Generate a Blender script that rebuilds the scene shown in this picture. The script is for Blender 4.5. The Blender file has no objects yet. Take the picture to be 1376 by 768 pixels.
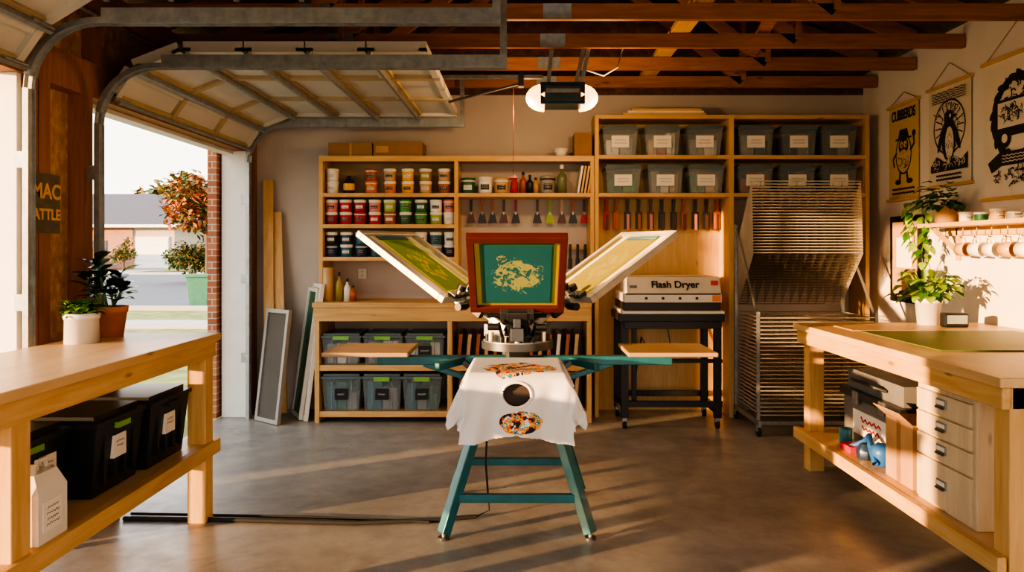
import bpy, bmesh, math, random
from mathutils import Vector, Matrix, Euler
R=random.Random(7)
S=bpy.context.scene
COL=S.collection
rad=math.radians
# ------------------------------------------------------------------ materials
def lnk(nt,a,b): nt.links.new(a,b)
def base(name):
    m=bpy.data.materials.new(name); m.use_nodes=True; nt=m.node_tree
    return m,nt,nt.nodes['Principled BSDF']
def rgba(c): return (c[0],c[1],c[2],1)
def mixrgb(nt,fac,a,b,mode='MIX'):
    n=nt.nodes.new('ShaderNodeMix'); n.data_type='RGBA'; n.blend_type=mode
    for s,v in ((n.inputs[0],fac),(n.inputs[6],a),(n.inputs[7],b)):
        if hasattr(v,'is_output'): lnk(nt,v,s)
        elif isinstance(v,(tuple,list)): s.default_value=rgba(v)
        else: s.default_value=v
    return n.outputs[2]
def math_n(nt,op,a,b=0.0):
    n=nt.nodes.new('ShaderNodeMath'); n.operation=op
    for s,v in ((n.inputs[0],a),(n.inputs[1],b)):
        if hasattr(v,'is_output'): lnk(nt,v,s)
        else: s.default_value=v
    return n.outputs[0]
def coords(nt,kind='Object',scale=(1,1,1)):
    tc=nt.nodes.new('ShaderNodeTexCoord'); mp=nt.nodes.new('ShaderNodeMapping')
    mp.inputs['Scale'].default_value=scale
    lnk(nt,tc.outputs[kind],mp.inputs['Vector']); return mp.outputs[0]
def noise(nt,vec,sc,det=4,rough=.55,dist=0):
    n=nt.nodes.new('ShaderNodeTexNoise'); n.inputs['Scale'].default_value=sc
    n.inputs['Detail'].default_value=det; n.inputs['Roughness'].default_value=rough; n.inputs['Distortion'].default_value=dist
    lnk(nt,vec,n.inputs['Vector']); return n.outputs['Fac']
def maprange(nt,v,a,b,c=0,d=1):
    n=nt.nodes.new('ShaderNodeMapRange')
    n.inputs[1].default_value=a;n.inputs[2].default_value=b;n.inputs[3].default_value=c;n.inputs[4].default_value=d
    lnk(nt,v,n.inputs[0]); return n.outputs[0]
def bumpn(nt,b,h,st,dist=.01):
    n=nt.nodes.new('ShaderNodeBump'); n.inputs['Strength'].default_value=st; n.inputs['Distance'].default_value=dist
    lnk(nt,h,n.inputs['Height']); lnk(nt,n.outputs[0],b.inputs['Normal'])
def mat(name,c,rough=.5,metal=0,var=.12,sc=6,bump=0,em=0,alpha=1,trans=0,coat=0):
    m,nt,b=base(name)
    n=noise(nt,coords(nt),sc)
    lo=tuple(max(0,x*(1-var)) for x in c); hi=tuple(min(1,x*(1+var)) for x in c)
    lnk(nt,mixrgb(nt,maprange(nt,n,.3,.7),lo,hi),b.inputs['Base Color'])
    b.inputs['Roughness'].default_value=rough; b.inputs['Metallic'].default_value=metal
    b.inputs['Alpha'].default_value=alpha; b.inputs['Transmission Weight'].default_value=trans
    b.inputs['Coat Weight'].default_value=coat
    if em: b.inputs['Emission Color'].default_value=rgba(c); b.inputs['Emission Strength'].default_value=em
    if bump: bumpn(nt,b,noise(nt,coords(nt),sc*8),bump)
    return m
def wood(name,c1,c2,axis='X',rough=.5,sc=1.0):
    m,nt,b=base(name)
    s={'X':(1.2,14,14),'Y':(14,1.2,14),'Z':(14,14,1.2)}[axis]
    v=coords(nt,'Object',tuple(x*sc for x in s))
    n=noise(nt,v,2.2,6,.6,.6); n2=noise(nt,coords(nt),1.6,2)
    c=mixrgb(nt,maprange(nt,n,.32,.68),c1,c2)
    c=mixrgb(nt,maprange(nt,n2,.3,.7,0,.35),c,tuple(x*.7 for x in c1))
    kn=nt.nodes.new('ShaderNodeTexVoronoi'); kn.inputs['Scale'].default_value=1.0
    lnk(nt,coords(nt,'Object',tuple({1.2:2.2,14:7}[x] for x in s)),kn.inputs['Vector'])
    c=mixrgb(nt,maprange(nt,kn.outputs['Distance'],.04,.10,.75,0),c,tuple(x*.35 for x in c1))
    lnk(nt,c,b.inputs['Base Color']); b.inputs['Roughness'].default_value=rough
    bumpn(nt,b,n,.15,.004)
    return m
def osb(name,c1,c2):
    m,nt,b=base(name)
    vo=nt.nodes.new('ShaderNodeTexVoronoi'); vo.inputs['Scale'].default_value=20
    lnk(nt,coords(nt,'Object',(1,1.7,1.1)),vo.inputs['Vector'])
    sp=nt.nodes.new('ShaderNodeSeparateColor'); lnk(nt,vo.outputs['Color'],sp.inputs[0])
    n=noise(nt,coords(nt),14,5)
    c=mixrgb(nt,sp.outputs[0],c1,c2); c=mixrgb(nt,maprange(nt,n,.35,.65,0,.5),c,tuple(x*.5 for x in c1))
    lnk(nt,c,b.inputs['Base Color']); b.inputs['Roughness'].default_value=.75
    return m
P1=(.58,.34,.13); P2=(.74,.49,.22)
wx=wood('pine_x',P1,P2,'X'); wy=wood('pine_y',P1,P2,'Y'); wz=wood('pine_z',P1,P2,'Z')
bx=wood('bench_ply',(.62,.39,.18),(.76,.53,.30),'Y',.34,.5)
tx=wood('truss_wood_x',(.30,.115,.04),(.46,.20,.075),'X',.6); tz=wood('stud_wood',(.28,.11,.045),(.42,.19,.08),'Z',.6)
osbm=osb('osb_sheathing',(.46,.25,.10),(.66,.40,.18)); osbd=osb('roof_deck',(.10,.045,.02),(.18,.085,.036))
steel=mat('galvanised_steel',(.36,.38,.38),.42,.75,.18,20)
dsteel=mat('dark_steel',(.10,.105,.11),.4,.7,.15)
chrome=mat('chrome_wire',(.74,.66,.52),.3,.75)
lip=mat('tray_lip',(.72,.66,.55),.38,.55)
black=mat('black_metal',(.018,.018,.02),.4,.2); blackp=mat('black_plastic',(.012,.014,.015),.38)
blackl=mat('black_lid',(.022,.026,.026),.32)
teal=mat('teal_paint',(.015,.13,.155),.35,.2,.15,12,coat=.3)
white=mat('white_paint',(.78,.76,.72),.5,0,.04); cream=mat('cream',(.72,.65,.52),.5)
red=mat('red',(.55,.03,.02),.4); terracotta=mat('terracotta',(.52,.19,.08),.75,0,.18,8,.1)
card=mat('cardboard',(.30,.17,.08),.85,0,.12,5); cardl=mat('kraft',(.46,.28,.14),.85)
greenclip=mat('green_clip',(.20,.45,.08),.4); soil=mat('soil',(.04,.025,.015),.95)
leafd=mat('leaf_dark',(.016,.042,.024),.22,0,.3,9); leafm=mat('leaf_green',(.05,.17,.03),.4,0,.35,9); leafl=mat('leaf_lime',(.24,.42,.05),.4,0,.3,9)
clear=mat('clear_plastic',(.36,.43,.46),.12,0,.05,6,alpha=.36); clearlid=mat('lid_plastic',(.15,.19,.21),.25,0,.05,6,alpha=.85)
glass_g=mat('bottle_glass',(.18,.22,.12),.1,0,.05,alpha=.8)
rubber=mat('rubber',(.02,.02,.02),.8)
metal_box=mat('dryer_enamel',(.60,.56,.48),.38,.1,.06)
def concrete():
    m,nt,b=base('concrete_slab')
    v=coords(nt)
    n1=noise(nt,v,.9,6,.6,.4); n2=noise(nt,v,5,8,.65); n3=noise(nt,v,60,3)
    c=mixrgb(nt,maprange(nt,n1,.35,.65),(.225,.21,.185),(.40,.375,.33))
    c=mixrgb(nt,maprange(nt,n2,.4,.7,0,.45),c,(.16,.15,.13))
    c=mixrgb(nt,maprange(nt,n3,.55,.8,0,.3),c,(.44,.41,.37))
    n4=noise(nt,v,2.3,3,.5,1.2); c=mixrgb(nt,maprange(nt,n4,.60,.72,0,.35),c,(.12,.105,.09))
    lnk(nt,c,b.inputs['Base Color'])
    lnk(nt,maprange(nt,n2,.3,.7,.27,.50),b.inputs['Roughness']); b.inputs['Coat Weight'].default_value=.14; b.inputs['Coat Roughness'].default_value=.22
    bumpn(nt,b,n2,.06,.01); return m
conc=concrete()
inkc=mat('pen_ink',(.03,.03,.035),.6); labelw=mat('label_paper',(.80,.76,.68),.7,0,.03)
chalk=mat('chalk_ink',(.7,.7,.68),.7)
def brick():
    m,nt,b=base('brick')
    v=coords(nt,'Object',(1,1,1)); tb=nt.nodes.new('ShaderNodeTexBrick')
    rot=nt.nodes.new('ShaderNodeMapping'); rot.inputs['Rotation'].default_value=(rad(90),0,0); lnk(nt,v,rot.inputs[0]); lnk(nt,rot.outputs[0],tb.inputs['Vector'])
    tb.inputs['Color1'].default_value=(.34,.12,.06,1);tb.inputs['Color2'].default_value=(.46,.21,.12,1);tb.inputs['Mortar'].default_value=(.5,.45,.4,1)
    tb.inputs['Scale'].default_value=4.5; tb.inputs['Mortar Size'].default_value=.02
    lnk(nt,tb.outputs['Color'],b.inputs['Base Color']); b.inputs['Roughness'].default_value=.85; return m
brickm=brick()
def spotmask(nt,vec,cx,cy,rx,ry,sc,thr,dist=.8):
    a=nt.nodes.new('ShaderNodeVectorMath'); a.operation='SUBTRACT'; lnk(nt,vec,a.inputs[0]); a.inputs[1].default_value=(cx,cy,0)
    s=nt.nodes.new('ShaderNodeVectorMath'); s.operation='MULTIPLY'; lnk(nt,a.outputs[0],s.inputs[0]); s.inputs[1].default_value=(1/rx,1/ry,0)
    l=nt.nodes.new('ShaderNodeVectorMath'); l.operation='LENGTH'; lnk(nt,s.outputs[0],l.inputs[0])
    wob=noise(nt,vec,7,2); lim=maprange(nt,wob,.3,.7,.8,1.15)
    e=math_n(nt,'LESS_THAN',l.outputs['Value'],lim)
    n=noise(nt,vec,sc,3,.6,dist)
    return math_n(nt,'MULTIPLY',e,math_n(nt,'GREATER_THAN',n,thr)), n
def art(name,bg,spots,rough=.7,kind='Generated',translucent=0):
    m,nt,b=base(name); vec=coords(nt,kind)
    c=mixrgb(nt,maprange(nt,noise(nt,vec,3),.3,.7,0,.25),bg,tuple(x*.75 for x in bg))
    for (cx,cy,rx,ry,sc,thr,fg) in spots:
        f,n=spotmask(nt,vec,cx,cy,rx,ry,sc,thr); c=mixrgb(nt,f,c,fg)
    lnk(nt,c,b.inputs['Base Color']); b.inputs['Roughness'].default_value=rough
    if translucent:
        t=nt.nodes.new('ShaderNodeBsdfTranslucent'); lnk(nt,c,t.inputs[0])
        mx=nt.nodes.new('ShaderNodeMixShader'); mx.inputs[0].default_value=translucent
        lnk(nt,b.outputs[0],mx.inputs[1]); lnk(nt,t.outputs[0],mx.inputs[2]); lnk(nt,mx.outputs[0],nt.nodes['Material Output'].inputs[0])
    return m
# ------------------------------------------------------------------ geometry builder
class B:
    def __init__(s): s.v=[];s.f=[];s.m=[];s.sm=[];s.mats=[];s.M=Matrix.Identity(4)
    def mi(s,m):
        if m not in s.mats: s.mats.append(m)
        return s.mats.index(m)
    def add(s,vs,fs,m,smooth=False):
        o=len(s.v); s.v+=[s.M@Vector(v) for v in vs]; k=s.mi(m)
        for f in fs: s.f.append([i+o for i in f]); s.m.append(k); s.sm.append(smooth)
    def box(s,x0,x1,y0,y1,z0,z1,m,ix=0,iy=0):
        v=[(x0+ix,y0+iy,z0),(x1-ix,y0+iy,z0),(x1-ix,y1-iy,z0),(x0+ix,y1-iy,z0),(x0,y0,z1),(x1,y0,z1),(x1,y1,z1),(x0,y1,z1)]
        s.add(v,[(0,3,2,1),(4,5,6,7),(0,1,5,4),(1,2,6,5),(2,3,7,6),(3,0,4,7)],m)
    def beam(s,p,q,w,h,m,up=(0,0,1)):
        p=Vector(p);q=Vector(q);d=(q-p).normalized();u=Vector(up)
        if abs(d.dot(u))>.98: u=Vector((0,1,0))
        x=d.cross(u).normalized(); z=x.cross(d)
        vs=[]
        for c in (p,q):
            for a,b2 in ((-1,-1),(1,-1),(1,1),(-1,1)): vs.append(c+x*(a*w/2)+z*(b2*h/2))
        s.add(vs,[(0,1,2,3),(7,6,5,4),(0,4,5,1),(1,5,6,2),(2,6,7,3),(3,7,4,0)],m)
    def ring(s,c,ax,r,n):
        ax=ax.normalized(); u=Vector((0,0,1)) if abs(ax.z)<.9 else Vector((1,0,0))
        x=ax.cross(u).normalized(); y=ax.cross(x)
        return [c+x*(r*math.cos(2*math.pi*i/n))+y*(r*math.sin(2*math.pi*i/n)) for i in range(n)]
    def cyl(s,p,q,r0,m,r1=None,n=14,caps=True):
        p=Vector(p);q=Vector(q); r1=r0 if r1 is None else r1
        vs=s.ring(p,q-p,r0,n)+s.ring(q,q-p,r1,n)
        s.add(vs,[(i,(i+1)%n,n+(i+1)%n,n+i) for i in range(n)],m,True)
        if caps:
            s.add(vs[:n],[tuple(range(n))],m); s.add(vs[n:],[tuple(range(n))],m)
    def lathe(s,c,prof,m,n=20):
        vs=[]
        for r,z in prof:
            for i in range(n): vs.append((c[0]+r*math.cos(2*math.pi*i/n),c[1]+r*math.sin(2*math.pi*i/n),c[2]+z))
        fs=[]
        for k in range(len(prof)-1):
            for i in range(n): fs.append((k*n+i,k*n+(i+1)%n,(k+1)*n+(i+1)%n,(k+1)*n+i))
        s.add(vs,fs,m,True)
    def tube(s,pts,r,m,n=7):
        pts=[Vector(p) for p in pts]; vs=[]
        for i,p in enumerate(pts):
            d=pts[min(i+1,len(pts)-1)]-pts[max(i-1,0)]; vs+=s.ring(p,d,r,n)
        fs=[(k*n+i,k*n+(i+1)%n,(k+1)*n+(i+1)%n,(k+1)*n+i) for k in range(len(pts)-1) for i in range(n)]
        s.add(vs,fs,m,True)
    def prism(s,poly,y0,y1,m):
        n=len(poly); vs=[(x,y0,z) for x,z in poly]+[(x,y1,z) for x,z in poly]
        s.add(vs,[tuple(range(n)),tuple(range(2*n-1,n-1,-1))]+[(i,n+i,n+(i+1)%n,(i+1)%n) for i in range(n)],m)
    def squig(s,o,r,w,h,m,lines=2,t=.0022):
        o=Vector(o); r=Vector(r); u=Vector((0,0,1))
        for k in range(lines):
            zc=h*(.5-(k+.5)/lines); n=9; ww=w*R.uniform(.7,1)
            pts=[o+r*(-ww/2+ww*i/n)+u*(zc+h/lines*.28*(1 if i%2 else -1)*R.uniform(.4,1)) for i in range(n+1)]
            s.tube(pts,t,m,4)
    def leaf(s,p,d,L,W,m,droop=.3):
        p=Vector(p);d=Vector(d).normalized(); u=Vector((0,0,1))
        x=d.cross(u); x=x.normalized() if x.length>.01 else Vector((1,0,0))
        rows=[(0,.05),(.25,.75),(.5,1),(.78,.65),(1,0.02)]; vs=[]
        for t,w in rows:
            c=p+d*(L*t)-u*(droop*L*t*t)
            nrm=x.cross(d)
            vs+=[c-x*(W*w/2)+nrm*(W*.12*w),c,c+x*(W*w/2)+nrm*(W*.12*w)]
        fs=[]
        for k in range(4):
            for j in range(2): fs.append((k*3+j,k*3+j+1,(k+1)*3+j+1,(k+1)*3+j))
        s.add(vs,fs,m,True)
    def fin(s,name,bevel=0,parent=None,recalc=True):
        xs=[v.x for v in s.v];ys=[v.y for v in s.v];zs=[v.z for v in s.v]
        o=Vector(((min(xs)+max(xs))/2,(min(ys)+max(ys))/2,min(zs)))
        me=bpy.data.meshes.new(name); me.from_pydata([v-o for v in s.v],[],s.f)
        for m in s.mats: me.materials.append(m)
        me.polygons.foreach_set('material_index',s.m); me.polygons.foreach_set('use_smooth',s.sm)
        if recalc:
            bm=bmesh.new(); bm.from_mesh(me); bmesh.ops.recalc_face_normals(bm,faces=bm.faces); bm.to_mesh(me); bm.free()
        ob=bpy.data.objects.new(name,me); COL.objects.link(ob); ob.location=o
        if bevel:
            b=ob.modifiers.new('bevel','BEVEL'); b.width=bevel; b.segments=2; b.limit_method='ANGLE'; b.angle_limit=rad(50)
        if parent: attach(ob,parent)
        return ob
def empty(name,loc):
    e=bpy.data.objects.new(name,None); e.location=loc; e.empty_display_size=.1; COL.objects.link(e); return e
def attach(ob,par):
    ob.parent=par; ob.matrix_parent_inverse=Matrix.Translation(par.location).inverted()
def plane(name,M,w,h,m,parent=None):
    vs=[(-w/2,-h/2,0),(w/2,-h/2,0),(w/2,h/2,0),(-w/2,h/2,0)]
    me=bpy.data.meshes.new(name); me.from_pydata(vs,[],[(0,1,2,3)]); me.materials.append(m)
    ob=bpy.data.objects.new(name,me); COL.objects.link(ob); ob.matrix_world=M
    if parent: attach(ob,parent)
    return ob
def text(name,body,loc,rot,size,m,parent=None,bold=0,sx=1):
    cu=bpy.data.curves.new(name,'FONT'); cu.body=body; cu.size=size; cu.align_x='CENTER'; cu.align_y='CENTER'; cu.extrude=.0008; cu.offset=bold
    cu.materials.append(m); ob=bpy.data.objects.new(name,cu); COL.objects.link(ob)
    ob.location=loc; ob.rotation_euler=rot; ob.scale=(sx,1,1)
    if parent: attach(ob,parent)
    return ob
ROT_R=(rad(90),0,rad(-90)); ROT_L=(rad(90),0,rad(90))
def Mrot(loc,rot): return Matrix.Translation(loc)@Euler(rot).to_matrix().to_4x4()
SF=6.65   # shelf front plane distance (m)
def sx(p,d=SF): return (p-700)*d/1000
def sz(p,d=SF): return 1.5+(335-p)*d/1000
XL=-2.48; XR=3.22; YB=7.0; YF=-1.5
# ------------------------------------------------------------------ room shell
b=B(); b.box(-2.69,3.42,YF-.2,7.2,-.2,0,conc); b.fin('floor')
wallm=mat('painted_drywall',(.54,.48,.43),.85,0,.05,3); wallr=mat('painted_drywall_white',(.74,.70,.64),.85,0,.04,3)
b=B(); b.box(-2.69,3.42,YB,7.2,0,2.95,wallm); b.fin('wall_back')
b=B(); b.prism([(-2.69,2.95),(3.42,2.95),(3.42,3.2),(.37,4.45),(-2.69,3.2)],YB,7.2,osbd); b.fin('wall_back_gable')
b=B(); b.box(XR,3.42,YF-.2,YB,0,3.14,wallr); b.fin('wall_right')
b=B()
for y0,y1 in ((6.74,7.0),(3.73,4.31),(YF-.2,1.0)): b.box(-2.67,-2.57,y0,y1,0,2.38,osbm)
b.box(-2.67,-2.57,YF-.2,7.0,2.38,3.05,osbm)
for y in (3.73,3.83,4.22,6.74,6.9,.9,.4,-.2,-.8): b.box(-2.57,XL,y,y+.09,0,2.38,tz)
b.box(-2.57,XL,YF-.2,6.99,2.38,2.58,tz); b.box(-2.57,XL,YF-.2,6.99,2.9,3.05,tz)
for k in range(13): b.box(-2.57,XL,-1.5+k*.65,-1.46+k*.65,2.58,2.9,tz)
b.fin('wall_left')
b=B(); b.box(-2.69,-2.0,YF-.2,YF,0,3.1,wallm); b.box(2.8,3.22,YF-.2,YF,0,3.1,wallm); b.box(-2.0,2.8,YF-.2,YF,2.4,3.1,wallm); b.fin('wall_front')
b=B(); b.box(-2.68,-2.46,6.66,6.735,0,2.38,white)
b.box(-2.68,-2.575,4.315,4.345,0,2.38,white); b.box(-2.68,-2.5,3.69,3.725,0,2.38,white)
b.box(-2.68,-2.575,4.345,6.66,2.35,2.38,white); b.fin('trim_door',.003)
b=B(); b.box(-2.78,-2.70,6.60,7.1,0,2.6,brickm); b.box(-2.78,-2.70,3.78,4.28,0,2.6,brickm); b.fin('wall_exterior_brick')
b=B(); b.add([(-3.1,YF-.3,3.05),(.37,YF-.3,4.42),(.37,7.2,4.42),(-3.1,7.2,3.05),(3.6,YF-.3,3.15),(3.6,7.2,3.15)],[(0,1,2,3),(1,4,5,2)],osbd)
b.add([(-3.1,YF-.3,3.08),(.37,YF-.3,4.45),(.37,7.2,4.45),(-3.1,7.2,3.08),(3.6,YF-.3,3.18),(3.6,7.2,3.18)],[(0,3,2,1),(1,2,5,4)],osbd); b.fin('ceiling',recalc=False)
b=B()
for k in range(12):
    y=6.72-k*.66
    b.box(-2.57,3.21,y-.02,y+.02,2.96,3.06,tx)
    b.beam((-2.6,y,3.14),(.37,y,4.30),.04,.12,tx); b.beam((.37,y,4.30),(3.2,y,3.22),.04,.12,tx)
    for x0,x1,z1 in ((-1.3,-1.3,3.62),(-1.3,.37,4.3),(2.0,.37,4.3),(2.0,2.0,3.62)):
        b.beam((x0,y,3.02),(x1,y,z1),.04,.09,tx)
    for x in (-1.3,.23): b.box(x-.09,x+.09,y-.0225,y+.0225,2.965,3.06,steel)
b.beam((1.15,3.5,3.08),(1.15,6.95,3.08),.14,.03,wy)
b.beam((1.7,5.0,3.09),(2.0,6.9,3.09),.09,.03,tx)
b.fin('roof_trusses')
# ------------------------------------------------------------------ sectional garage doors
dpan=mat('door_panel',(.58,.57,.52),.55,0,.05,3); dst=mat('door_stile',(.46,.36,.22),.6)
def gdoor(y0,y1,zt,xe,name):
    b=B()
    secs=[((-2.42,2.385),(-2.30,2.56)),((-2.29,2.575),(-2.02,zt))]
    n=4; L=(xe+2.0)/n
    for k in range(n): secs.append(((-2.0+k*L,zt),(-2.0+(k+1)*L-.01,zt)))
    for (xa,za),(xb,zb) in secs:
        d=Vector((xb-xa,0,zb-za)); Ld=d.length; d.normalize()
        b.M=Matrix.Translation((xa,y0,za))@Matrix(((d.x,0,-d.z,0),(0,1,0,0),(d.z,0,d.x,0),(0,0,0,1))); W=y1-y0
        b.box(0,Ld,0,W,.012,.05,dpan)
        b.box(0,.045,0,W,-.008,.012,dst); b.box(Ld-.045,Ld,0,W,-.008,.012,dpan)
        for q in (0,.333,.667,1):
            yy=q*(W-.05); b.box(0,Ld,yy,yy+.05,-.014,.012,dpan if q not in(.333,.667) else dst)
        b.box(0,.02,0,W,-.05,-.008,steel)
        for yy in (.06,W-.06): b.cyl((.02,yy-.08,-.02),(.02,yy+.08,-.02),.012,steel,n=8)
    b.M=Matrix.Identity(4)
    b.fin(name,.0)
gdoor(4.40,6.56,2.68,-.55,'sectional_garage_door'); gdoor(1.15,3.58,2.74,-.75,'sectional_garage_door')
def track(y,zt,xend,name,hang=3.02,rr=.33):
    b=B(); pts=[(-2.42,y,0.0),(-2.42,y,zt-rr)]
    for k in range(1,9):
        a=k/8*math.pi/2; pts.append((-2.42+rr*(1-math.cos(a)),y,zt-rr+rr*math.sin(a)))
    pts.append((xend,y,zt))
    for p,q in zip(pts,pts[1:]):
        b.beam(p,q,.055,.006,steel,(0,0,1) if abs(p[2]-q[2])<.3 else (1,0,0))
        for o in (-.027,.027): b.beam((p[0],y+o,p[2]),(q[0],y+o,q[2]),.004,.03,steel,(0,0,1) if abs(p[2]-q[2])<.3 else (1,0,0))
    b.box(-2.05,xend,y-.03,y-.02,zt+.0,zt+.06,steel)
    for x in (xend-.02,): b.box(x-.02,x+.02,y-.034,y-.03,zt,hang,steel); b.box(x-.02,x+.02,y-.03,y+.005,zt+.03,zt+.035,steel)
    for z in (.5,1.2,1.9): b.box(-2.479,-2.42,y-.02,y+.02,z,z+.08,steel)
    b.fin(name)
track(4.27,2.55,-.08,'door_track'); track(6.61,2.60,-.5,'door_track'); track(3.66,2.62,-.1,'door_track'); track(1.08,2.62,-.1,'door_track')
b=B(); b.cyl((-2.36,3.8,2.80),(-2.36,6.7,2.80),.014,steel); b.cyl((-2.36,5.0,2.80),(-2.36,5.7,2.80),.035,dsteel)
for y in (3.82,6.68): b.box(-2.48,-2.33,y-.01,y+.01,2.7,2.86,steel)
b.fin('torsion_spring_shaft')
# opener
bulb=mat('opener_lens',(1.0,.52,.20),.4,0,0,em=2.8)
opn=mat('opener_body',(.02,.06,.09),.35,.3)
e=empty('garage_door_opener',(.30,5.45,2.5))
b=B(); b.box(.14,.46,5.33,5.58,2.545,2.70,opn); b.box(.17,.43,5.31,5.34,2.56,2.67,dsteel); b.box(.18,.42,5.305,5.315,2.62,2.65,steel)
for k in range(5): b.box(.19+k*.045,.215+k*.045,5.303,5.309,2.575,2.60,teal)
b.fin('body',.015,e)
b=B()
for sgn in (-1,1):
    vs=[]
    for k in range(6):
        a=k/5*math.pi/2; r=.10*math.cos(a); ox=.30+sgn*(.13+.135*math.sin(a))
        for i in range(14): t=2*math.pi*i/14; vs.append((ox,5.455+r*1.3*math.cos(t),2.61+r*math.sin(t)))
    b.add(vs,[(k*14+i,k*14+(i+1)%14,(k+1)*14+(i+1)%14,(k+1)*14+i) for k in range(5) for i in range(14)],bulb,True)
b.fin('lamp_lens',0,e)
b=B(); b.box(-2.3,.16,5.435,5.475,2.75,2.775,steel); b.box(-.02,.02,5.42,5.49,2.69,2.79,dsteel)
b.beam((-.02,5.455,2.71),(-.53,5.455,2.58),.04,.012,dsteel)
for x,lean in ((.2,.03),(.4,.07)): b.beam((x,5.45,2.70),(x+lean,5.45,3.02),.03,.006,steel,(0,1,0))
b.beam((.44,5.42,2.7),(.50,5.42,3.0),.03,.006,steel,(0,1,0))
b.tube([(.48,5.4,2.8),(.6,5.4,2.76),(.7,5.4,2.82),(.74,5.4,2.96)],.006,white)
b.fin('rail',0,e)
cordm=mat('cord_red',(.30,.05,.03),.7)
b=B(); b.cyl((-.055,5.44,2.0),(-.055,5.44,2.71),.0024,cordm,n=6); b.cyl((-.085,5.44,2.02),(-.025,5.44,2.02),.011,red); b.cyl((-.055,5.44,1.95),(-.055,5.44,2.02),.012,red); b.fin('release_cord',0,e)
# ------------------------------------------------------------------ wall shelving
def board(b,x0,x1,z,y0=SF,th=.035): b.box(x0,x1,y0,6.995,z-th,z,wx)
def upright(b,x,z0,z1,y0=SF,w=.035): b.box(x-w/2,x+w/2,y0,6.994,z0,z1,wz)
zA,zB,zC,zD=sz(209),sz(259),sz(301),sz(345)
x1,x2,x3,x4,x5=sx(431),sx(613),sx(799),sx(983),sx(1166)
CT=1.04
b=B()
for z in (zA,zB,zC,zD): board(b,x1,x2,z,SF+.002)
for z in (zA,zB): board(b,x2,x3-.003,z,SF+.002)
upright(b,x1,CT,zA); upright(b,x2,CT,zA); upright(b,x3-.02,CT,zA)
b.box(x1,x2,6.97,6.99,zD,zA,mat('shelf_back',(.40,.30,.19),.7))
b.box(x1,x3-.003,SF-.004,SF+.01,zA-.05,zA,wx)
b.fin('ink_shelf_unit',.002)
zT,zM,zN=sz(154),sz(208),sz(259)
b=B()
for z in (zT,zM,zN): board(b,x3+.02,x5,z,SF+.002)
upright(b,x3+.02,0,zT); upright(b,x4,0,zT,SF,.045); upright(b,x5,0,zT)
b.box(x3+.04,x4-.02,6.975,6.992,.0,zT,wood('ply_back',(.56,.37,.16),(.68,.48,.24),'Z')); b.box(x4+.02,x5-.02,6.975,6.992,zN,zT,wz)
b.fin('tall_shelf_unit',.002)
cf=6.42; c0,c1=sx(419,cf),sx(800,cf)
b=B(); b.box(c0,c1-.03,cf,6.994,CT-.04,CT,wx); b.box(c0+.01,c1-.04,cf+.01,cf+.05,CT-.16,CT-.04,wx)
for z in (.50,.10):
    b.box(c0+.03,c1-.05,cf+.03,6.99,z-.03,z,wx); b.box(c0+.03,c1-.05,cf+.02,cf+.05,z-.05,z,wx)
for x in (c0+.02,sx(601,cf),c1-.07): b.box(x,x+.04,cf+.012,6.99,0,CT-.04,wz)
b.fin('storage_counter',.002)
def mk(n,c): return mat('ink_'+n,c,.35,0,.05)
C=dict(o=mk('orange',(.70,.19,.02)),br=mk('rust',(.38,.10,.03)),ye=mk('yellow',(.80,.42,.03)),ol=mk('olive',(.34,.26,.06)),tn=mk('tan',(.55,.35,.18)),
 r=mk('red',(.50,.015,.025)),dr=mk('crimson',(.33,.015,.04)),pk=mk('pink',(.68,.24,.22)),g=mk('green',(.06,.28,.04)),dg=mk('forest',(.02,.13,.06)),li=mk('lime',(.30,.42,.06)),
 w=mk('white',(.78,.74,.66)),nb=mk('navy',(.02,.045,.10)),tl=mk('teal',(.02,.14,.18)),bk=mk('black',(.02,.02,.025)),gr=mk('grey',(.30,.28,.25)),db=mk('brown',(.09,.035,.02)))
def jar(b,x,y,z,c,r=.055,h=.105,lid=None):
    lid=lid or C['w']
    b.lathe((x,y,z),[(0,0),(r*.86,0),(r*.93,.012),(r*.97,h*.75)],C[c])
    b.lathe((x,y,z),[(r*.97,h*.75),(r*1.02,h*.75),(r*1.02,h*.82),(r*.99,h*.84)],lid)
    b.lathe((x,y,z),[(r*.99,h*.84),(r*1.04,h*.85),(r*1.04,h*.97),(r*.96,h),(0,h)],lid if R.random()<.6 else C[c])
    vs=[];n=6
    for k in range(n+1):
        a=-math.pi/2+(k/n-.5)*1.2
        for zz in (.032,h*.54): vs.append((x+r*1.0*math.cos(a),y+r*1.0*math.sin(a),z+zz))
    q=R.random()
    b.add(vs,[(2*k,2*k+2,2*k+3,2*k+1) for k in range(n)],labelw if q<.35 else C['bk'],True)
    b.squig((x,y-r*1.02,z+h*.42),(1,0,0),r*1.0,h*.26,C['bk'] if q<.35 else chalk,2,.0014)
yj=SF+.10
def jarrow(z,items,name,h=.105):
    b=B()
    for px,stk in items:
        for k,c in enumerate(stk): jar(b,sx(px,yj),yj,z+k*h,c,.055,h)
    return b.fin(name)
h1=.112
jarrow(zB,[(447,['w','w']),(499,['o','br']),(524,['o','tn']),(548,['ye','ye']),(572,['tn','ol']),(597,['br','tn'])],'ink_jars',h1)
b=B(); b.lathe((sx(469,yj),yj,zB),[(0,0),(.045,0),(.05,.02),(.05,.11),(.02,.14),(.02,.16),(0,.16)],C['bk']); b.lathe((sx(469,yj),yj,zB),[(.052,.03),(.052,.09)],C['ye']); b.fin('ink_bottle')
jarrow(zC,[(446,['dr','pk']),(465,['r','r']),(484,['r','dr']),(504,['r','pk']),(524,['br','li']),(545,['dg','g']),(566,['g','dg']),(586,['li','w']),(604,['w','pk'])],'ink_jars',h1)
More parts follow.
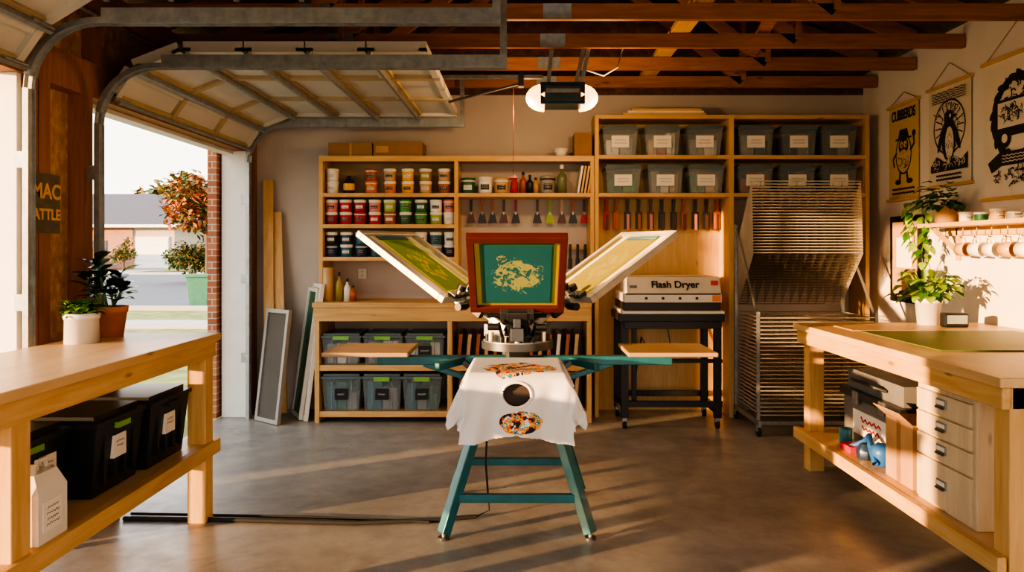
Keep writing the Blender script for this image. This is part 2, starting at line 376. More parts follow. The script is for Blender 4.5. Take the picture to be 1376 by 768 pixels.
jarrow(zD,[(446,['nb','bk']),(466,['tl','nb']),(486,['nb','tl']),(506,['tl','dg']),(526,['bk','gr']),(546,['dg','tl']),(566,['g','w']),(586,['gr','tl']),(605,['bk','w'])],'ink_jars',h1)
b=B(); jar(b,sx(629,yj),yj,zB,'dg',.066,.14); jar(b,sx(652,yj),yj,zB,'w',.068,.15,C['w']); jar(b,sx(674,yj),yj,zB,'tn',.068,.14); b.fin('paint_buckets')
def bottle(b,x,y,z,r,h,m,cap):
    b.lathe((x,y,z),[(0,0),(r,0),(r,h*.55),(r*.8,h*.66),(r*.35,h*.75),(r*.3,h*.88)],m); b.lathe((x,y,z),[(r*.38,h*.86),(r*.38,h),(0,h)],cap)
b=B(); bottle(b,sx(691,yj),yj,zB,.035,.17,C['r'],C['w']); bottle(b,sx(703,yj),yj+.04,zB,.035,.2,C['br'],C['bk']); bottle(b,sx(712,yj),yj,zB,.032,.17,C['bk'],C['bk']); bottle(b,sx(720,yj),yj+.05,zB,.032,.15,C['tn'],C['bk']); bottle(b,sx(755,yj),yj,zB,.045,.26,glass_g,C['w']); b.fin('chemical_bottles')
b=B(); jar(b,sx(736,yj),yj,zB,'gr',.07,.16,C['bk']); b.fin('hardware_tub')
b=B()
for k in range(4):
    x=sx(776)+k*.03; b.M=Matrix.Translation((x,0,zB))@Matrix.Rotation(rad(9),4,'Y'); b.box(0,.018,SF+.03,SF+.3,0.004,.25,(C['w'],wz,C['tn'],wz)[k])
b.M=Matrix.Identity(4); b.fin('stored_squeegee_boards')
b=B(); b.box(sx(440),sx(499),SF+.03,SF+.3,zA,zA+.12,card); b.box(sx(440)+.19,sx(440)+.21,SF+.028,SF+.03,zA,zA+.12,cardl); b.fin('cardboard_carton',.003)
b=B(); b.box(sx(501),sx(567),SF+.02,SF+.3,zA,zA+.125,card); b.box(sx(501)+.02,sx(567)-.3,SF+.017,SF+.02,zA+.03,zA+.09,cardl); b.fin('cardboard_carton',.003)
b=B(); b.lathe((sx(755),SF+.15,zA),[(0,0),(.04,0),(.075,.08),(.07,.08),(.035,.01),(0,.01)],C['w']); b.fin('mixing_bowl')
b=B(); b.box(sx(772),sx(796),SF+.03,SF+.25,zA,zA+.21,card); b.fin('cardboard_carton',.003)
b=B()
for k in range(3): b.box(sx(838+k*6),sx(950-k*3),SF+.02+k*.01,SF+.2,zT+k*.022,zT+k*.022+.02,(wx,cream,wx)[k])
b.fin('lumber_offcuts')
def bin_(xc,yf,z0,w,h,dp,body,lid,lm,content,clips=None,name='storage_bin',lw=.5,lh=.4):
    b=B(); x0,x1=xc-w/2,xc+w/2
    b.box(x0,x1,yf,yf+dp,z0,z0+h*.86,body,.018,.018)
    b.box(x0-.008,x1+.008,yf-.01,yf+dp+.008,z0+h*.86,z0+h*.93,lid); b.box(x0+.01,x1-.01,yf+.004,yf+dp-.01,z0+h*.93,z0+h,lid)
    for q in (.25,.75): b.box(x0+w*q-.004,x0+w*q+.004,yf+.006,yf+.02,z0+.02,z0+h*.84,body)
    if content:
        n=len(content)
        for k,c in enumerate(content):
            t=(x1-x0-.07)/n; xa=x0+.035+k*t; b.box(xa,xa+t*.94,yf+.035,yf+dp-.04,z0+.006,z0+h*R.uniform(.45,.78),c,.004,.004)
    lx=w*lw/2; zc=z0+h*.45; lz=h*lh/2
    b.box(xc-lx,xc+lx,yf-.004,yf+.018,zc-lz,zc+lz,lm)
    if lm is labelw: b.squig((xc,yf-.005,zc),(1,0,0),lx*1.5,lz*1.0,inkc,2,.0022)
    if lm is black: b.squig((xc,yf-.005,zc),(1,0,0),lx*1.3,lz*.8,chalk,1,.003)
    if clips: b.box(xc-.07,xc+.07,yf-.02,yf-.008,z0+h*.80,z0+h*.92,clips)
    return b.fin(name,.004)
G=C
for (px,cont) in ((834,['w','gr']),(891,['tn','br','w']),(948,['gr','w']),(1017,['gr','bk']),(1075,['bk','gr']),(1129,['bk','gr'])):
    bin_(sx(px),SF+.02,zM+.001,.315,.27,.30,clear,clearlid,labelw,[G[c] for c in cont])
for (px,cont) in ((838,['dg','g']),(895,['gr','w','tn']),(950,['dg','tn']),(1016,['br','r','o']),(1073,['bk','dg']),(1129,['bk','tn'])):
    bin_(sx(px),SF+.02,zN+.001,.315,.255,.30,clear,clearlid,labelw,[G[c] for c in cont])
for k,(px,cont) in enumerate(((457,['gr','w','gr']),(513,['gr','w']),(570,['w','gr','w']))):
    bin_(sx(px,cf),cf+.04,.501,.335,.27,.42,clear,clearlid,black,[G[c] for c in cont],greenclip,lw=.34,lh=.3)
for k,(px,cont) in enumerate(((457,['tl','dg','gr']),(512,['tl','gr']),(566,['tl','gr','dg']))):
    bin_(sx(px,cf),cf+.04,.101,.335,.32,.42,clear,clearlid,black,[G[c] for c in cont],greenclip if k else None,lw=.34,lh=.3)
def flat_screen(b,w,h,t,mf,mm):
    e2=.035
    b.box(-w/2,w/2,-t/2,t/2,0,e2,mf); b.box(-w/2,w/2,-t/2,t/2,h-e2,h,mf); b.box(-w/2,-w/2+e2,-t/2,t/2,e2,h-e2,mf); b.box(w/2-e2,w/2,-t/2,t/2,e2,h-e2,mf)
    b.box(-w/2+e2,w/2-e2,-.002,.002,e2,h-e2,mm)
meshg=mat('grey_mesh',(.10,.085,.07),.8,0,.1,3); meshy=mat('mesh_green',(.05,.14,.10),.7)
b=B()
for z0,h in ((.10,.33),(.50,.26)):
    for k in range(14):
        x=sx(612,cf)+.02+k*.078
        b.M=Matrix.Translation((x,6.72,z0+.003))@Matrix.Rotation(rad(5),4,'Y')@Matrix.Rotation(rad(90),4,'Z'); flat_screen(b,.46,h,.03,(wz,C['tn'],C['w'])[k%3] if k%2 else C['br'],(meshg,meshy,C['ye'])[k%3])
b.M=Matrix.Identity(4); b.fin('stored_printing_screens')
b=B(); b.lathe((sx(442,6.65),6.62,CT),[(0,0),(.045,0),(.045,.30),(.02,.30),(.02,.28)],C['tn']); b.fin('paper_roll')
b=B()
for k,(px,m2,h) in enumerate(((455,'ol',.26),(466,'w',.2),(474,'br',.14))): bottle(b,sx(px,6.6),6.62,CT,.03,h,C[m2],C['bk'])
b.fin('spray_bottles')
b=B(); b.box(sx(470),sx(482),6.985,6.999,sz(376),sz(362),white)
for z in (sz(372),sz(366)): b.box(sx(474),sx(478),6.981,6.985,z-.01,z+.012,cream)
b.fin('power_outlet',.002)
b=B(); b.box(sx(585),sx(596),6.95,6.999,sz(372),sz(360),C['w']); b.box(sx(587),sx(594),6.945,6.95,sz(370),sz(363),red); b.fin('thermostat',.003)
b=B()
for k in range(6): jar(b,-.45+k*.19,6.75,CT,['w','tn','gr','w','bk','tn'][k],.05,.12)
b.fin('ink_jars')
def scraper(b,x,zt,y,hm,bm2,w=.05,h=.2):
    b.cyl((x,y,zt-.012),(x,y+.06,zt-.012),.004,steel,n=6)
    b.box(x-.013,x+.013,y-.008,y+.008,zt-h*.52,zt,hm); b.box(x-.006,x+.006,y-.005,y+.005,zt-h*.64,zt-h*.5,steel)
    b.add([(x-.02,y-.002,zt-h*.58),(x+.02,y-.002,zt-h*.58),(x+w/2,y-.002,zt-h),(x-w/2,y-.002,zt-h),(x-.02,y+.002,zt-h*.58),(x+.02,y+.002,zt-h*.58),(x+w/2,y+.002,zt-h),(x-w/2,y+.002,zt-h)],[(0,1,2,3),(7,6,5,4),(0,4,5,1),(1,5,6,2),(2,6,7,3),(3,7,4,0)],bm2)
yw=6.93
b=B()
for px,hm,bm2 in ((633,'bk','db'),(648,'br','bk'),(662,'br','bk'),(677,'db','db'),(693,'dr','bk'),(722,'db','bk'),(739,'li','li'),(755,'tn','db'),(770,'br','bk'),(785,'db','dr')):
    scraper(b,sx(px,yw),sz(268,yw),yw,C[hm],C[bm2],.085,.22)
b.fin('hanging_scrapers')
b=B(); b.box(sx(762,yw),sx(791,yw),6.93,6.999,sz(335,yw),sz(331,yw),wx)
for px in (766,776,786):
    x=sx(px,yw); b.cyl((x,6.91,sz(358,yw)),(x,6.91,sz(328,yw)),.012,C['bk']); b.box(x-.02,x+.02,6.9,6.92,sz(361,yw),sz(347,yw),C['bk'])
b.fin('brush_rack')
b=B()
for px,hm in ((815,'r'),(828,'br'),(843,'bk'),(858,'bk'),(874,'db'),(889,'bk'),(905,'bk'),(919,'br'),(934,'bk'),(949,'bk'),(963,'br')):
    x=sx(px,yw); zt=sz(266,yw); bl=C['pk'] if px in(843,874,934) else (C['db'] if px%2 else C['br'])
    b.cyl((x,6.9,zt-.01),(x,6.97,zt-.01),.004,steel,n=6)
    b.box(x-.016,x+.016,6.91,6.94,zt-.2,zt,C[hm],.004,0); b.box(x-.028,x+.028,6.905,6.945,zt-.29,zt-.13,C[hm]); b.box(x-.010,x+.016,6.90,6.905,zt-.30,zt-.15,bl)
b.fin('hanging_squeegees',.003)
b=B()
for k,(xb,xt) in enumerate(((-2.27,-2.36),(-2.16,-2.28))): b.beam((xb,6.72+.02*k,.02),(xt,6.95,2.15-.3*k),.09,.02,wz,(0,1,0))
b.fin('leaning_planks')
def leaning(xc,yb,w,h,lean,mf,mm,yaw):
    b=B(); b.M=Matrix.Translation((xc,yb,.003))@Matrix.Rotation(rad(yaw),4,'Z')@Matrix.Rotation(rad(-lean),4,'X'); flat_screen(b,w,h,.035,mf,mm); b.M=Matrix.Identity(4); return b
leaning(-2.2,6.45,.34,.98,7,C['gr'],meshg,-38).fin('leaning_screen',.002)
leaning(-2.02,6.70,.36,1.16,8,C['w'],C['dg'],-62).fin('leaning_screen',.002)
leaning(-1.95,6.64,.36,1.20,7,C['w'],C['tn'],-64).fin('leaning_screen',.002)
# ------------------------------------------------------------------ flash dryer
e=empty('flash_dryer',(1.25,6.4,0)); dx0,dx1=.84,1.69; df=6.2
b=B(); b.prism([(dx0+.02,1.06),(dx1-.02,1.06),(dx1-.02,1.13),(dx0+.02,1.13)],df-.02,df+.6,metal_box)
b.box(dx0+.02,dx1-.02,df+.02,df+.6,.99,1.06,black)
b.box(dx0,dx1,df-.03,df+.6,.965,.99,metal_box)
b.add([(dx0+.06,df+.0,1.13),(dx1-.02,df+.0,1.13),(dx1-.02,df+.06,1.27),(dx0+.06,df+.06,1.27),(dx0+.06,df+.6,1.13),(dx1-.02,df+.6,1.13),(dx1-.02,df+.6,1.27),(dx0+.06,df+.6,1.27)],[(0,1,2,3),(3,2,6,7),(0,3,7,4),(1,5,6,2),(4,7,6,5)],metal_box)
b.box(dx0+.07,dx0+.13,df+.02,df+.03,1.15,1.2,dsteel); b.box(dx1-.1,dx1-.04,df+.028,df+.045,1.20,1.24,red)
for k in range(4): b.cyl((dx0+.2+k*.14,df-.03,1.095),(dx0+.2+k*.14,df-.015,1.095),.012,black)
b.box(dx0+.03,dx1-.03,df-.024,df-.018,1.125,1.135,black)
b.box(dx1-.1,dx1-.03,df-.026,df-.02,1.07,1.12,C['o'])
b.fin('housing',.006,e)
b=B(); b.box(dx0-.02,dx1+.01,df+.0,df+.56,.90,.965,black); b.box(dx0+.02,dx1-.02,df-.01,df+.0,.84,.90,black)
for x in (dx0+.0,dx1-.07):
    for y in (df+.02,df+.48): b.box(x,x+.06,y,y+.06,.09,.90,black)
for x in (dx0+.10,dx1-.15): b.box(x,x+.04,df+.1,df+.14,.2,.9,black)
b.box(dx0,dx1,df+.03,df+.07,.18,.23,black); b.box(dx0,dx1,df+.5,df+.54,.18,.23,black); b.box(dx0,dx1,df+.03,df+.07,.55,.58,black)
for x in (dx0,dx1-.06): b.box(x,x+.05,df+.03,df+.53,.12,.17,black)
for x in (dx0+.03,dx1-.04):
    for y in (df+.05,df+.51): b.cyl((x-.015,y,.035),(x+.015,y,.035),.035,rubber); b.box(x-.02,x+.02,y-.02,y+.02,.05,.09,steel)
b.fin('stand',.003,e)
text('lettering','Flash Dryer',(1.29,df+.026,1.205),(rad(67),0,0),.085,black,e,.002)
b=B(); b.tube([(1.3,6.75,.95),(1.35,6.7,.6),(1.2,6.72,.5),(1.1,6.8,.7),(1.05,6.85,.3)],.008,rubber); b.fin('power_cord',0,e)
# ------------------------------------------------------------------ drying rack
e=empty('drying_rack',(2.35,6.5,0)); r0,r1,rf,rb=1.93,2.84,5.98,6.6
dark_grid=mat('tray_wire',(.26,.23,.19),.35,.7)
def tray(b,n=6):
    W=r1-r0; L=rb-rf
    b.cyl((0,0,0),(W,0,0),.005,lip,n=6); b.cyl((0,L,0),(W,L,0),.004,dark_grid,n=6); b.cyl((0,0,0),(0,L,0),.004,lip,n=6); b.cyl((W,0,0),(W,L,0),.004,lip,n=6)
    for k in range(1,n): x=W*k/n; b.box(x-.0016,x+.0016,.004,L-.004,-.0016,.0016,dark_grid)
    for k in range(1,6): y=L*k/6; b.box(.004,W-.004,y-.0016,y+.0016,-.0032,.0,dark_grid)
b=B()
for k in range(25): b.M=Matrix.Translation((r0,rf,.17+k*.0325)); tray(b)
b.M=Matrix.Identity(4); b.fin('lower_trays',0,e)
b=B()
for k in range(25):
    a=47+k*.2; b.M=Matrix.Translation((r0,rb,1.02+k*.0235))@Matrix.Rotation(rad(-a),4,'X')@Matrix.Translation((0,-(rb-rf),0)); tray(b,12)
b.M=Matrix.Identity(4); b.fin('raised_trays',0,e)
b=B()
for x in (r0-.02,r1+.02):
    b.box(x-.012,x+.012,rb+.0,rb+.03,.1,1.72,steel); b.box(x-.012,x+.012,rf,rf+.025,.1,1.0,steel); b.box(x-.012,x+.012,rf-.03,rb+.03,.09,.13,steel); b.beam((x,rb,1.68),(x,rf+.05,.98),.012,.02,steel)
    for y in (rf,rb): b.cyl((x-.012,y,.04),(x+.012,y,.04),.04,rubber); b.box(x-.018,x+.018,y-.02,y+.02,.04,.09,steel)
b.box(r0,r1,rf,rf+.03,.09,.12,steel); b.box(r0,r1,rb,rb+.03,.09,.12,steel); b.fin('frame',0,e)
# ------------------------------------------------------------------ workbenches
def bench(x0,x1,y0,y1,top,shz,legys,ins,name,ap=.09,lowb=.075):
    b=B(); b.box(x0,x1,y0,y1,top-.04,top,bx)
    xi0,xi1=x0+.02,x1-.02; LW=.10
    b.box(xi0,xi0+.04,y0+.02,y1-.02,top-.04-ap,top-.04,wy); b.box(xi1-.04,xi1,y0+.02,y1-.02,top-.04-ap,top-.04,wy)
    b.box(xi0+.04,xi1-.04,y1-.06,y1-.02,top-.04-ap,top-.04,wx); b.box(xi0+.04,xi1-.04,y0+.02,y0+.06,top-.04-ap,top-.04,wx)
    for y in legys:
        for xx in (xi0+ins,xi1-ins-LW): b.box(xx,xx+LW,y-LW,y,0,top-.04,wz)
    b.box(xi0-.018,xi0+.02,y0+.02,y1-.0,shz-lowb,shz+.0,wy); b.box(xi1-.02,xi1+.018,y0+.02,y1-.0,shz-lowb,shz,wy)
    b.box(xi0+.02,xi1-.02,y0+.05,y1-.03,shz-.02,shz-.001,bx)
    for y in (y0+.4,(y0+y1)/2,y1-.3): b.box(xi0+.02,xi1-.02,y-.02,y+.02,shz-.07,shz-.02,wx)
    return b.fin(name,.004)
bench(-2.37,-1.70,1.6,4.22,1.03,.435,(4.17,2.62),.005,'workbench')
bench(1.90,3.19,2.95,5.2,.99,.27,(5.13,3.07),.03,'workbench')
for k,(y0,y1) in enumerate(((3.58,3.99),(3.15,3.55),(2.66,3.12))):
    b=B(); z0=.436; h=.36; X1=(-1.78,-1.80,-1.90)[k]; X0=-2.33
    b.box(X0,X1,y0,y1,z0,z0+h*.84,blackp,.03,.02); b.box(X0-.01,X1+.012,y0-.008,y1+.008,z0+h*.84,z0+h*.9,blackl); b.box(X0+.02,X1-.02,y0+.02,y1-.02,z0+h*.9,z0+h*.97,blackl)
    for q in range(1,5): y=y0+(y1-y0)*q/5; b.box(X1-.03,X1-.004,y-.006,y+.006,z0+.05,z0+h*.84,blackp)
    b.box(X1-.02,X1+.018,(y0+y1)/2-.05,(y0+y1)/2+.05,z0+h*.76,z0+h*.83,blackl if k==0 else greenclip)
    ym=(y0+y1)/2+(.11 if k==2 else 0); b.box(X1-.03,X1+.0,ym-.06,ym+.045,z0+.14,z0+.24,labelw); b.squig((X1+.001,ym-.008,z0+.20),(0,1,0),.065,.04,inkc,2,.0011)
    b.fin('storage_tote',.006)
b=B(); jx,jy=-1.79,2.745; jw=mat('jug_plastic',(.72,.69,.62),.35,0,.04)
b.box(jx-.065,jx+.065,jy-.085,jy+.085,.436,.62,jw); b.add([(jx-.065,jy-.085,.62),(jx+.065,jy-.085,.62),(jx+.065,jy+.085,.62),(jx-.065,jy+.085,.62),(jx-.04,jy-.07,.685),(jx+.04,jy-.07,.685),(jx+.04,jy+.06,.685),(jx-.04,jy+.06,.685)],[(4,5,6,7),(0,1,5,4),(1,2,6,5),(2,3,7,6),(3,0,4,7)],jw)
b.cyl((jx,jy-.04,.685),(jx,jy-.04,.712),.026,C['w']); b.tube([(jx,jy-.0,.67),(jx,jy+.01,.715),(jx,jy+.05,.715),(jx,jy+.075,.64)],.011,jw)
b.box(jx+.063,jx+.067,jy-.06,jy+.05,.475,.585,labelw); b.squig((jx+.068,jy-.005,.53),(0,1,0),.08,.08,inkc,4,.0012); b.fin('plastic_jug',.012)
# plants
def pot(b,c,r,h,m,taper=.75):
    b.lathe(c,[(0,0),(r*taper,0),(r*.95,h*.8),(r,h*.8),(r*1.04,h),(r*.9,h),(r*.86,h*.85),(0,h*.85)],m,24); b.lathe(c,[(r*.87,h*.88),(0,h*.9)],soil,24)
b=B(); c=(-2.22,4.02,1.03); pot(b,c,.088,.165,terracotta)
for s in range(6):
    a=s*1.05+.4; lean=.12 if s else 0
    top=Vector((c[0]+lean*math.cos(a),c[1]+lean*.7*math.sin(a),c[2]+.27+.035*((s*2)%5))); bs=Vector((c[0]+.02*math.cos(a),c[1]+.02*math.sin(a),c[2]+.14))
    b.tube([bs,(bs+top)/2,top],.006,leafm)
    for k in range(6):
        t=.4+k*.12; p=bs.lerp(top,t); an=k*2.4+s; el=.35+.6*max(0,t-.4)
        b.leaf(p,(math.cos(an),math.sin(an)*.8,el),.13,.10,leafd,.25)
b.fin('potted_rubber_plant')
b=B(); c=(-2.22,3.76,1.03); pot(b,c,.082,.15,white,.98)
for k in range(190):
    an=R.uniform(0,6.28); el=R.uniform(.1,1.6); rr=R.uniform(.0,.08)
    p=(c[0]+rr*math.cos(an),c[1]+rr*math.sin(an),c[2]+.14+R.uniform(0,.06)); b.leaf(p,(math.cos(an),math.sin(an),el),R.uniform(.04,.07),.032,leafm if k%4 else leafl,.5)
b.fin('potted_herb_plant')
e=empty('printed_sign',(-2.47,3.88,1.59))
sb=mat('sign_board',(.13,.12,.085),.6,0,.25,14)
plane('panel',Mrot((-2.474,3.88,1.74),ROT_L),.23,.31,sb,e)
text('lettering_1','MAC',(-2.472,3.88,1.80),ROT_L,.11,C['ye'],e,.003); text('lettering_2','ATTLE',(-2.471,3.88,1.68),ROT_L,.078,C['ye'],e,.003)
# ------------------------------------------------------------------ right wall and bench top
b=B(); b.box(2.10,3.05,3.72,4.62,.991,.997,mat('cutting_mat',(.12,.15,.05),.45,0,.1,3)); b.box(2.10,3.05,3.72,3.735,.997,.9975,C['bk']); b.fin('cutting_mat')
b=B(); b.box(2.08,2.6,4.66,4.95,.991,.995,C['tn']); b.fin('paper_sheet')
e=empty('digital_clock',(2.84,4.9,.99))
b=B(); b.box(2.77,2.93,4.86,4.93,.99,1.085,blackp); b.fin('case',.012,e)
b=B(); b.box(2.785,2.915,4.856,4.862,1.015,1.07,mat('lcd',(.30,.36,.33),.2)); b.fin('display',0,e)
b=B(); c=(2.78,5.08,.99); pot(b,c,.085,.18,white,.8)
for k in range(90):
    an=k*2.4; el=R.uniform(.1,2.0); p=Vector((c[0]+R.uniform(-.03,.03),c[1]+R.uniform(-.03,.03),c[2]+.15)); d=Vector((math.cos(an),math.sin(an),el)).normalized(); L=R.uniform(.06,.22)
    if p.x+d.x*(L+.09)>3.2: L=.05
    b.tube([p,p+d*L*.5+Vector((0,0,.02)),p+d*L+Vector((0,0,.02))],.0025,leafl,5); b.leaf(p+d*L+Vector((0,0,.02)),(d.x,d.y,d.z*.2),.095,.07,leafl if k%3 else leafm,.5)
b.fin('potted_pothos')
b=B(); b.box(2.98,3.215,4.2,5.6,1.66,1.69,wy)
for y in (4.35,5.45): b.beam((3.2,y,1.48),(3.02,y,1.655),.025,.03,wz); b.box(3.19,3.215,y-.0125,y+.0125,1.42,1.66,wz)
b.box(3.19,3.215,4.2,5.6,1.60,1.66,wy); b.fin('wall_shelf',.003)
b=B(); c=(3.08,5.38,1.69); pot(b,c,.085,.13,C['tn'],.8)
for k in range(140):
    an=k*2.4; el=R.uniform(-.1,1.7); p=Vector((c[0],c[1],c[2]+.12)); d=Vector((math.cos(an),math.sin(an),el)).normalized(); L=R.uniform(.05,.2)
    if d.x>0: L*=.2
    q=p+d*L; sc2=.085 if q.x+.08<3.2 else .03; b.leaf(q,(d.x,d.y,d.z*.3),sc2,.06,leafm if k%4 else leafl,.5)
for s in range(4):
    p=Vector((c[0]-.08,c[1]+.08+s*.07,c[2]+.15)); pts=[p]
    L=[.5,.62,.3,.4][s]
    for k in range(12): pts.append(Vector((2.99+R.uniform(-.01,.01)+.012*k*(s%2),p.y+.03*s+.02*math.sin(k)+.008*k,p.z+.02-L*k/11)))
    b.tube(pts,.003,leafm,5)
    for q in pts[1:]:
        b.leaf(q,(R.uniform(-1,.2),R.uniform(-1,1),-.3),.075,.055,leafl if R.random()<.6 else leafm,.5)
b.fin('trailing_pothos')
b=B()
for k,(m2,h) in enumerate((('w',.07),('dg',.06),('tn',.08),('gr',.05))): jar(b,3.08,5.15-k*.17,1.69,m2,.045,h)
b.fin('small_jars')
b=B()
for k in range(6):
    y=5.22-k*.16; x=3.10; b.tube([(x,y,1.66),(x,y,1.60),(x-.02,y,1.585)],.004,steel,6)
    b.M=Matrix.Translation((x,y,1.50))@Matrix.Rotation(rad(R.uniform(-12,12)),4,'Z')@Matrix.Rotation(rad(90),4,'X')
    mm=C['w'] if k%3 else C['tn']
    b.lathe((0,0,-.04),[(0,0),(.044,0),(.052,.10),(.048,.10),(.038,.008),(0,.008)],mm,18)
    b.tube([(0,.046,.03),(0,.082,.02),(0,.086,-.01),(0,.044,-.02)],.006,mm,6)
    b.M=Matrix.Identity(4)
b.fin('hanging_mugs')
b=B(); b.box(3.185,3.215,5.93,6.42,1.06,1.78,black); b.box(3.18,3.186,5.98,6.37,1.11,1.73,C['tn']); b.box(3.178,3.18,6.05,6.3,1.35,1.6,labelw); b.fin('framed_notice_board',.004)
# posters: illustrated prints drawn as flat ink shapes
ink=mat('print_ink',(.02,.02,.02),.7)
def ell(cx,cy,rx,ry,rot=0,n=26):
    c,s_=math.cos(rot),math.sin(rot); return [(cx+rx*math.cos(2*math.pi*i/n)*c-ry*math.sin(2*math.pi*i/n)*s_,cy+rx*math.cos(2*math.pi*i/n)*s_+ry*math.sin(2*math.pi*i/n)*c) for i in range(n)]
def stroke(pts,w):
    L=[];Rr=[]
    for i,p in enumerate(pts):
        a=pts[max(i-1,0)];c=pts[min(i+1,len(pts)-1)]; dx,dy=c[0]-a[0],c[1]-a[1]; l=math.hypot(dx,dy) or 1; nx,ny=-dy/l*w/2,dx/l*w/2
        L.append((p[0]+nx,p[1]+ny)); Rr.append((p[0]-nx,p[1]-ny))
    return [[L[i],L[i+1],Rr[i+1],Rr[i]] for i in range(len(pts)-1)]
def drawing(name,M,shapes,par):
    vs=[];fs=[];mi=[];ms=[]
    z=.0006
    for kind,data,m in shapes:
        if m not in ms: ms.append(m)
        polys=[data] if kind=='p' else stroke(*data)
        z+=.00005
        for poly in polys:
            o=len(vs); vs+=[(x,y,z) for x,y in poly]; fs.append(list(range(o,o+len(poly)))); mi.append(ms.index(m))
    me=bpy.data.meshes.new(name); me.from_pydata(vs,[],fs)
    for m in ms: me.materials.append(m)
    me.polygons.foreach_set('material_index',mi)
    ob=bpy.data.objects.new(name,me); COL.objects.link(ob); ob.matrix_world=M; attach(ob,par)
def poster(y0,y1,z0,z1,bg,shapes,txt=None,str_h=.16):
    yc=(y0+y1)/2; zc=(z0+z1)/2; e=empty('hanging_poster',(3.2,yc,z0)); w=y1-y0; h=z1-z0
    pm=mat('poster_paper',bg,.8,0,.06,4); M=Mrot((3.208,yc,zc),ROT_R)
    plane('paper',M,w,h,pm,e); drawing('illustration',M,[(k,d,ink if c=='k' else (pm if c=='b' else c)) for k,d,c in shapes],e)
    b=B()
    for z in (z0,z1): b.box(3.19,3.218,y0-.02,y1+.02,z-.012,z+.012,wy)
    b.fin('hanger_bars',.002,e)
    b=B(); b.tube([(3.205,y0+.02,z1+.01),(3.21,yc,z1+str_h),(3.205,y1-.02,z1+.01)],.0025,C['br'],5); b.fin('string',0,e)
    if txt:
        for k,(t,zz,s,stretch) in enumerate(txt): text('lettering_%d'%(k+1),t,(3.2035,yc,zz),ROT_R,s,ink,e,.003,stretch)
def wave(x0,x1,y,amp,n,ph=0): return [(x0+(x1-x0)*i/24,y+amp*math.sin(ph+n*2*math.pi*i/24)) for i in range(25)]
def hatch(cx,cy,rx,ry,n,m,w=.005,L=.03):
    out=[]
    for k in range(n):
        a=R.uniform(0,6.28); q=math.sqrt(R.random()); x=cx+rx*q*math.cos(a); y=cy+ry*q*math.sin(a); t=R.uniform(0,3.14)
        pts=[(x,y),(x+L*.5*math.cos(t),y+L*.5*math.sin(t)),(x+L*math.cos(t+.6),y+L*math.sin(t+.6))]; out.append(('s',(pts,w*R.uniform(.7,1.6)),m))
    return out
s1=[('p',ell(0,-.02,.13,.17),'k'),('p',ell(0,-.02,.115,.155),'b'),('p',ell(0,.05,.08,.07),'k'),('p',ell(-.03,.06,.025,.03),'b'),('p',ell(.03,.06,.025,.03),'b'),('p',ell(-.025,.055,.01,.014),'k'),('p',ell(.035,.055,.01,.014),'k'),
 ('p',ell(0,.0,.045,.018),'b'),('s',([(-.11,0),(-.17,-.05),(-.15,-.12)],.025),'k'),('s',([(.11,0),(.17,.05),(.16,.12)],.025),'k'),('p',ell(.165,.135,.028,.028),'k'),
 ('s',([(-.05,-.16),(-.06,-.24)],.028),'k'),('s',([(.05,-.16),(.07,-.24)],.028),'k'),('p',ell(-.085,-.25,.05,.022),'k'),('p',ell(.10,-.25,.05,.022),'k'),
 ('p',[(-.09,.11),(.09,.11),(.06,.19),(-.06,.19)],'k'),('s',([(-.13,.11),(.13,.11)],.014),'k')]
s1+=hatch(0,-.09,.09,.07,26,'k')
for k in range(2): s1.append(('s',(wave(-.18,.18,-.31-.035*k,.004,8,k),.016),'k'))
poster(6.0,6.48,1.92,2.72,(.62,.45,.17),s1,[('CUBBERDS',2.63,.12,.66)],.1)
s2=[('p',ell(0,.06,.21,.21),'k'),('p',ell(0,.06,.195,.195),'b')]
for k in range(18):
    a=k*math.pi/9; s2.append(('s',([(.10*math.cos(a),.06+.10*math.sin(a)),(.185*math.cos(a),.06+.185*math.sin(a))],.010),'k'))
s2+=hatch(0,.12,.19,.12,60,'k',.005,.035)
s2+=[('p',ell(0,-.03,.09,.17),'k'),('p',ell(.01,-.06,.055,.12),'b'),('p',ell(0,.13,.06,.055),'k'),('p',ell(.02,.14,.014,.014),'b'),('p',[(.05,.145),(.12,.13),(.05,.115)],'k'),
 ('p',ell(-.10,-.02,.025,.11,-.4),'k'),('p',ell(.10,-.02,.025,.11,.4),'k'),('p',[(-.24,-.22),(-.16,-.15),(-.05,-.2),(.06,-.16),(.16,-.2),(.24,-.15),(.24,-.27),(-.24,-.27)],'k')]
s2+=hatch(.01,-.09,.04,.09,22,'k',.004,.02)+hatch(0,-.22,.21,.04,40,'b',.005,.04)
for k in range(5): s2.append(('s',(wave(-.22,.22,.33-.018*k,.006,6+k,k),.006),'k'))
for k in range(2): s2.append(('s',(wave(-.16,.16,-.30-.03*k,.004,9,k),.014),'k'))
poster(5.3,5.85,1.98,2.74,(.68,.61,.50),s2)
s3=[]
for k in range(26):
    a=k*.245; s3.append(('p',ell(.25*math.cos(a),.06+.26*math.sin(a),.06,.026,a+.9+.3*(k%3),12),'k'))
s3+=hatch(0,.2,.24,.10,50,'k',.008,.05)
s3+=[('p',[(-.23,-.06),(.11,-.06),(.11,.19),(-.23,.19)],'k'),('p',[(-.20,.0),(.08,.0),(.08,.17),(-.20,.17)],'b'),
 ('p',[(.10,-.06),(.26,-.06),(.26,.06),(.19,.15),(.10,.15)],'k'),('p',[(.13,.05),(.21,.05),(.17,.12),(.13,.12)],'b'),('p',ell(-.13,-.07,.065,.065),'k'),('p',ell(-.13,-.07,.03,.03),'b'),('p',ell(.15,-.07,.065,.065),'k'),('p',ell(.15,-.07,.03,.03),'b')]
s3+=hatch(-.06,.085,.11,.06,60,'k',.006,.03)
